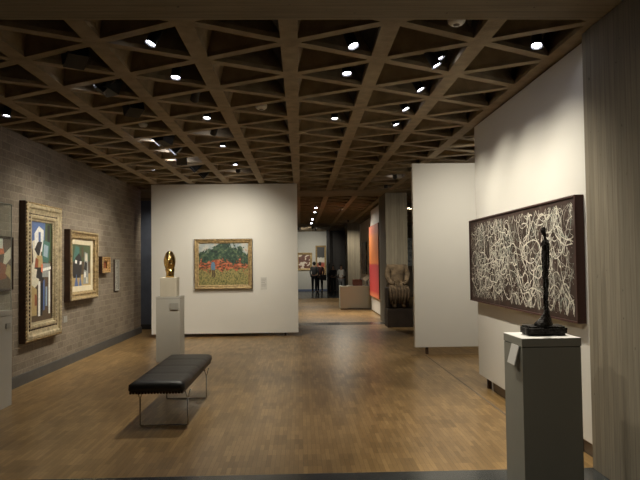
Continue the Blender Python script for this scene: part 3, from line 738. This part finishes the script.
# ------------------------------------------------------------------ people far away
M_skin = mat('skin', (.42, .25, .17), .6)
def person(loc, rz, h, shirt, trouser, hair, label, bag=None, arm=0.0):
    s = h/1.75
    t = tag(empty('person', loc, rz), label, 'person', 'visitors in the far gallery')
    t.scale = (s, s, s)
    P_ = [(0, 0, .95), (0, .01, 1.12), (0, .01, 1.32), (0, .0, 1.45), (0, -.01, 1.53), (0, -.02, 1.62), (0, -.015, 1.70),
          (.10, 0, .88), (.11, -.01, .50), (.11, .02, .09), (.12, -.12, .035), (-.10, 0, .88), (-.11, .03, .50), (-.11, .07, .09), (-.12, -.06, .035),
          (.18, .0, 1.42), (.24, .03, 1.14), (.2-.06*arm, -.06-.22*arm, .93+.2*arm), (.19-.08*arm, -.1-.28*arm, .85+.32*arm),
          (-.18, .0, 1.42), (-.24, .03, 1.14), (-.2+.06*arm, -.06-.22*arm, .93+.2*arm), (-.19+.08*arm, -.1-.28*arm, .85+.32*arm)]
    E_ = [(0, 1), (1, 2), (2, 3), (3, 4), (4, 5), (5, 6), (0, 7), (7, 8), (8, 9), (9, 10), (0, 11), (11, 12), (12, 13), (13, 14), (3, 15), (15, 16), (16, 17), (17, 18), (3, 19), (19, 20), (20, 21), (21, 22)]
    R_ = [(.15, .11), (.13, .10), (.15, .11), (.1, .07), .05, (.078, .09), .06, .085, .06, .04, .035, .085, .06, .04, .035, .055, .042, .032, .03, .055, .042, .032, .03]
    skin('body', P_, E_, R_, M_skin, t, 2)
    sv = [0, 1, 2, 3, 15, 16, 17, 19, 20, 21]; ix = {a: i for i, a in enumerate(sv)}
    up = lambda r, q: tuple(c_*q for c_ in r) if isinstance(r, tuple) else r*q
    skin('shirt', [P_[i] for i in sv], [(ix[a], ix[b]) for a, b in E_ if a in ix and b in ix], [up(R_[i], 1.16) for i in sv], mat('cloth_%s' % label[:14], shirt, .8), t, 2)
    sv = [0, 7, 8, 9, 11, 12, 13]; ix = {a: i for i, a in enumerate(sv)}
    skin('trousers', [P_[i] for i in sv], [(ix[a], ix[b]) for a, b in E_ if a in ix and b in ix], [up(R_[i], 1.2) for i in sv], mat('trouser_%s' % label[:14], trouser, .8), t, 2)
    for q in (10, 14):
        a = P_[q]; bm = bmesh.new(); bmesh.ops.create_uvsphere(bm, u_segments=12, v_segments=8, radius=1, matrix=Matrix.Translation((a[0], a[1]+.02, .045)) @ Matrix.Diagonal((.05, .13, .045, 1)))
        obj('shoe', bm, M_dark, t, True)
    bm = bmesh.new(); bmesh.ops.create_uvsphere(bm, u_segments=16, v_segments=12, radius=1, matrix=Matrix.Translation((0, .012, 1.655)) @ Matrix.Diagonal((.092, .105, .112, 1)))
    bmesh.ops.delete(bm, geom=[v_ for v_ in bm.verts if v_.co.y < -.05 and v_.co.z < 1.70], context='VERTS')
    obj('hair', bm, mat('hair_%s' % label[:14], hair, .6), t, True)
    return t
person((.68, 33.2, 0), math.radians(160), 1.60, (.10, .10, .10), (.015, .015, .018), (.01, .008, .008), 'person in grey top and black trousers facing the distant pictures')
person((.98, 33.6, 0), math.radians(200), 1.58, (.06, .018, .015), (.02, .02, .02), (.02, .012, .01), 'person in dark maroon top standing before the tall distant picture')
tag(obj('shoulder_bag', (lambda b_: (box(b_, -.17, -.07, .62, .17, .07, .92, bev=.03), tube(b_, [(-.13, 0, .9), (-.08, 0, 1.2), (.0, 0, 1.3), (.08, 0, 1.2), (.13, 0, .9)], .012, 6), b_)[2])(bmesh.new()), M_dark, loc=(1.14, 33.35, 0)), 'black bag hanging at the side of the maroon-topped visitor', 'bag')
person((1.66, 33.4, .0), math.radians(10), 1.40, (.02, .02, .022), (.015, .015, .016), (.02, .012, .01), 'person dressed in black standing in the dark far opening', arm=.8)
person((1.93, 30.9, .0), math.radians(-15), 1.42, (.80, .78, .72), (.30, .30, .30), (.03, .02, .015), 'person in white top behind the white counter', arm=1)
# slim dark post and pale jamb at the far opening
struct('trim_8', B(1.36, 33.9, 0, 1.46, 34.0, 3.27), M_dark)
struct('trim_9', B(1.46, 34.2, 0, 1.56, 34.3, 1.5), mat('jamb', (.3, .26, .2), .7))

# ------------------------------------------------------------------ ceiling lamps
def add_spot(parent, loc, direction, power, size, blend=1, r=.04):
    ld = bpy.data.lights.new('spot', 'SPOT'); ld.energy = power*PW; ld.color = LAMP; ld.spot_size = math.radians(size); ld.spot_blend = blend; ld.shadow_soft_size = r
    lo = bpy.data.objects.new('bulb', ld); C.objects.link(lo); lo.parent = parent
    lo.location = loc; lo.rotation_euler = direction.to_track_quat('-Z', 'Y').to_euler()
    return lo
def spotlight(p, aim, power, size, label, lit=True, r=.043, ln=.17, group='track spotlights in the ceiling'):
    """p: centre of the lens opening"""
    t = tag(empty('spotlight', p), label, 'spotlight', group)
    d = (Vector(aim)-Vector(p)).normalized()
    bm = tube(bmesh.new(), [-d*ln, -d*(ln-.012), -d*.006, Vector()], [r*.72, r*.96, r, r*1.02], 20, cap=False)
    rr = [e for e in bm.edges if e.is_boundary]
    bmesh.ops.contextual_create(bm, geom=[e for e in rr if (e.verts[0].co+d*ln).length < r*1.2])
    obj('housing', bm, M_can, t, True)
    bm = bmesh.new(); rv = ring(bm, -d*.012, d, r*.86, 20); bm.faces.new(rv)
    obj('lens', bm, M_lens if lit else M_dark, t)
    top = -d*(ln*.6)
    bm = tube(bmesh.new(), [top, (top.x, top.y, max(top.z+.06, .12)), (top.x, top.y, TOP-p[2])], .011, 8); obj('stem', bm, M_can, t, True)
    if power: add_spot(t, d*.012, d, power, size)
    return t
def washer(p, aim, power, size, label, lit=True):
    t = tag(empty('wall_washer', p), label, 'spotlight', 'box wall washers in the ceiling')
    d = (Vector(aim)-Vector(p)).normalized(); q = d.to_track_quat('-Z', 'Y').to_matrix().to_4x4()
    bm = bmesh.new()
    w_, h_, l_ = .085, .07, .17
    for a in ((-w_, -h_, 0, -w_+.006, h_, l_), (w_-.006, -h_, 0, w_, h_, l_), (-w_, -h_, 0, w_, -h_+.006, l_), (-w_, h_-.006, 0, w_, h_, l_), (-w_, -h_, l_-.006, w_, h_, l_)): box(bm, *a)
    bm.transform(q); obj('housing', bm, M_can, t)
    bm = bmesh.new(); box(bm, -w_+.01, -h_+.01, .02, w_-.01, h_-.01, .026); bm.transform(q); obj('lens', bm, M_lens if lit else M_dark, t)
    top = q @ Vector((0, 0, l_*.7))
    bm = tube(bmesh.new(), [top, (top.x, top.y, top.z+.1), (top.x, top.y, TOP-p[2])], .011, 8); obj('stem', bm, M_can, t, True)
    if power: add_spot(t, d*.004, d, power, size)
    return t
A_LAND = (-1.65, 13.7, 1.5)
LIT = [  # lens position, aim, power, cone
    ((-1.12, 5.80, 3.24), (-1.3, 5.2, 0), 25, 60, 'lit black can spotlight above the near end of the bench'),
    ((-1.09, 7.52, 3.26), (-1.3, 6.8, 0), 70, 80, 'lit black can spotlight directly above the far end of bench'),
    ((-1.11, 9.23, 3.24), (-1.1, 9.0, 0), 22, 65, 'lit black can spotlight over the parquet right of the golden head pedestal'),
    ((-2.72, 11.87, 3.30), (-3.1, 11.3, 1.0), 30, 80, 'lit black can spotlight nearest the left brick wall far corner'),
    ((-1.11, 10.98, 3.24), (-1.2, 10.6, 0), 20, 65, 'small lit black can spotlight above the landscape, next-last before the central white wall'),
    ((-1.15, 4.95, 3.26), (-2.6, 4.3, 0), 18, 50, 'lit tilted spotlight near the beam, upper left of the photo'),
    ((.43, 4.96, 3.24), (1.3, 4.2, .5), 40, 55, 'lit tilted spotlight near the beam, just right of centre'),
    ((.44, 5.83, 3.28), (.6, 5.2, 0), 35, 60, 'lit downward can spotlight behind the one nearest the beam, centre'),
    ((1.21, 5.40, 3.28), (2.2, 5.3, 1.2), 34, 95, 'upper lamp of the lit pair of spotlights above the dripped canvas'),
    ((1.139, 5.21, 3.161), (2.22, 5.0, 1.2), 20, 95, 'lower lamp of the lit pair of spotlights above the dripped canvas'),
    ((1.20, 6.24, 3.24), (2.22, 5.9, 1.2), 46, 95, 'lit spotlight right behind the pair above the dripped canvas'),
    ((1.20, 7.13, 3.26), (2.22, 6.7, 1.2), 46, 95, 'lit spotlight second behind the pair, above the dripped canvas end'),
    ((1.21, 7.94, 3.26), (2.22, 7.6, 1.0), 46, 95, 'lit spotlight third behind the pair, before the bare white wall'),
    ((.42, 7.58, 3.26), (.5, 7.2, 0), 40, 62, 'lit small downward spotlight over the middle of the parquet'),
    ((.43, 10.10, 3.34), (.2, 9.7, 0), 40, 62, 'lit small spotlight over the parquet, left of the bare white wall'),
    ((.40, 11.84, 3.32), (.1, 11.4, 0), 30, 62, 'lit tiny spotlight right of the central white wall top'),
    ((1.88, 4.96, 3.24), (1.6, 4.27, 1.1), 70, 50, 'round bright spotlight near the front column above thin bronze figure'),
    ((1.90, 12.77, 3.24), (2.3, 15.5, 1.5), 75, 70, 'lit spotlight just left of the bare white wall top edge'),
    ((1.95, 14.51, 3.24), (2.3, 15.5, .9), 30, 60, 'lit spotlight at the top of the column behind headless statue'),
    ((1.29, 20.92, 3.32), (2.24, 19.0, 1.3), 130, 85, 'lit spotlight of the far bay aimed at the orange and red canvas'),
    ((1.96, 26.30, 3.24), (2.2, 27.7, 1.6), 90, 80, 'lit spotlight before the distant concrete column'),
    ((.48, 19.71, 3.23), (1.0, 18.5, 0), 150, 80, 'nearest lit spotlight in the row beyond the central white wall'),
    ((.48, 21.41, 3.23), (.9, 20.0, 0), 150, 80, 'second lit spotlight in the row beyond the central white wall'),
    ((.46, 24.9, 3.23), (.6, 23.4, 0), 110, 80, 'third lit spotlight in the row beyond the central white wall'),
    ((.46, 27.4, 3.23), (.5, 25.8, 0), 80, 80, 'last lit spotlight in the row before the distant beam'),
    ((3.56, 20.58, 3.30), (4.7, 26, 1.5), 90, 70, 'lit spotlight glimpsed between the column and bare white wall'),
    ((2.67, 8.45, 3.25), (3.0, 10.7, 1.0), 95, 120, 'added unseen spotlight behind the dripped canvas wall brightening the bare white wall'),  # extra lamp added out of sight to brighten the bare display wall
    ((3.42, 13.1, 3.24), (1.9, 10.2, 0), 70, 110, 'spotlight behind the bare white wall casting its shadow on the parquet'),
    ((-2.75, 14.6, 3.25), (-3.5, 15.6, 1.2), 40, 90, 'added unseen spotlight behind the central white wall brightening the blue-grey wall'),  # hidden fill lamp, added because no other light reaches the blue-grey wall
    ((-3.30, 7.27, 3.24), (-3.5, 7.1, 1.5), 12, 60, 'lit spotlight at the left edge above the glass case'),
]
for p, a, pw, sz, lb_ in LIT: spotlight(p, a, pw, sz, lb_)
WASH = [((-1.93, 6.19, 3.24), (-3.67, 5.95, 1.25), 14, 80, True, 'box washer with bright slit, nearest of the slit lamps'),
        ((-2.00, 8.90, 3.24), (-3.67, 8.65, 1.25), 60, 84, True, 'box washer with bright slit facing the tall abstract painting'),
        ((-1.94, 9.75, 3.26), (-3.67, 9.45, 1.25), 40, 80, True, 'box washer with bright slit, right above two dark box washers'),
        ((-2.08, 10.57, 3.30), (-3.67, 10.3, 1.3), 45, 80, True, 'small bright slit washer just below another in the left ceiling'),
        ((-1.88, 5.33, 3.24), (-2.9, 6.8, 2.4), 0, 0, False, 'large unlit black box lamp nearest the beam, upper left'),
        ((-1.80, 6.27, 3.26), (-1.0, 7.4, 2.8), 0, 0, False, 'unlit black box lamp right of the nearest bright slit'),
        ((-1.87, 7.10, 3.24), (-2.9, 8.4, 2.5), 0, 0, False, 'wide unlit black box lamp between the two groups of slit lamps'),
        ((-1.79, 8.83, 3.24), (-.9, 9.9, 2.8), 0, 0, False, 'unlit black box lamp right beside the second bright slit'),
        ((-1.92, 11.45, 3.24), (-3.67, 10.9, 1.5), 45, 75, False, 'dark box lamp, middle of three before the central white wall'),
        ((-1.95, 10.62, 3.24), (-2.3, 13.7, 1.0), 50, 75, True, 'dark box lamp, nearest of three before the central white wall'),
        ((-1.90, 12.33, 3.24), (-3.67, 11.9, 1.3), 50, 80, False, 'dark box lamp closest to the central white wall top')]
for p, a, pw, sz, lit, lb_ in WASH: washer(p, a, pw, sz, lb_, lit)
for p, a, pw, sz, lb_ in (((-1.10, 6.70, 3.27), (-1.6, 8.0, 2.4), 0, 0, 'black can lamp turned away, between two lit ones above the bench'),
                  ((-1.13, 8.37, 3.25), (-2.12, 10.45, 1.3), 110, 46, 'black can lamp turned towards the golden head, beyond the bench lamp'),
                  ((-1.15, 11.84, 3.25), (-1.65, 13.74, 1.1), 85, 110, 'black can lamp turned towards the landscape, closest before central white wall')):
    spotlight(p, a, pw, sz, lb_, lit=pw > 0)
# lamps in the far room and in the near bay behind the photographer
for i, (p, a, pw) in enumerate((((-.13, 31.4, 3.2), (.2, 35.3, 1.6), 75), ((.75, 32.0, 3.2), (1.1, 35.3, 1.5), 60), ((.55, 30.6, 3.2), (-.8, 35.3, 1.4), 50))):
    spotlight(p, a, pw, 70, ['leftmost lit spotlight in the far room before the pictures', 'rightmost lit spotlight in the far room before the pictures', 'lit spotlight nearest in the far room, between the other two'][i])
for i, (p, a, pw) in enumerate((((-1.0, 3.0, 3.24), (1.9, 4.1, .5), 45), ((-1.1, 1.5, 3.35), (-.6, 2.5, 0), 15))):
    spotlight(p, a, pw, 80, '%s black can spotlight above the near bay, out of view' % ('right-hand', 'left-hand')[i])

# smoke detectors
for p, lb_ in (((-.43, 7.19, 3.285), 'round pale ceiling detector right of the bench lamps'), ((-2.00, 8.16, 3.285), 'pale ceiling detector among the left box lamps'),
               ((1.16, 4.62, 3.285), 'pale round detector tucked against the front beam'), ((-.46, 13.5, 3.28), 'tiny pale ceiling detector just above the central white wall')):
    t = tag(empty('smoke_detector', p), lb_, 'smoke detector', 'ceiling detectors')
    bm = tube(bmesh.new(), [(0, 0, 0), (0, 0, .015), (0, 0, .03), (0, 0, .055)], [.045, .062, .065, .065], 20); obj('body', bm, M_plastic, t, True)
    obj('sensor', tube(bmesh.new(), [(0, 0, -.012), (0, 0, .002)], [.02, .026], 14), M_labelgrey, t, True)
    obj('stem', tube(bmesh.new(), [(0, 0, .05), (0, 0, TOP-p[2])], .01, 8), M_can, t)
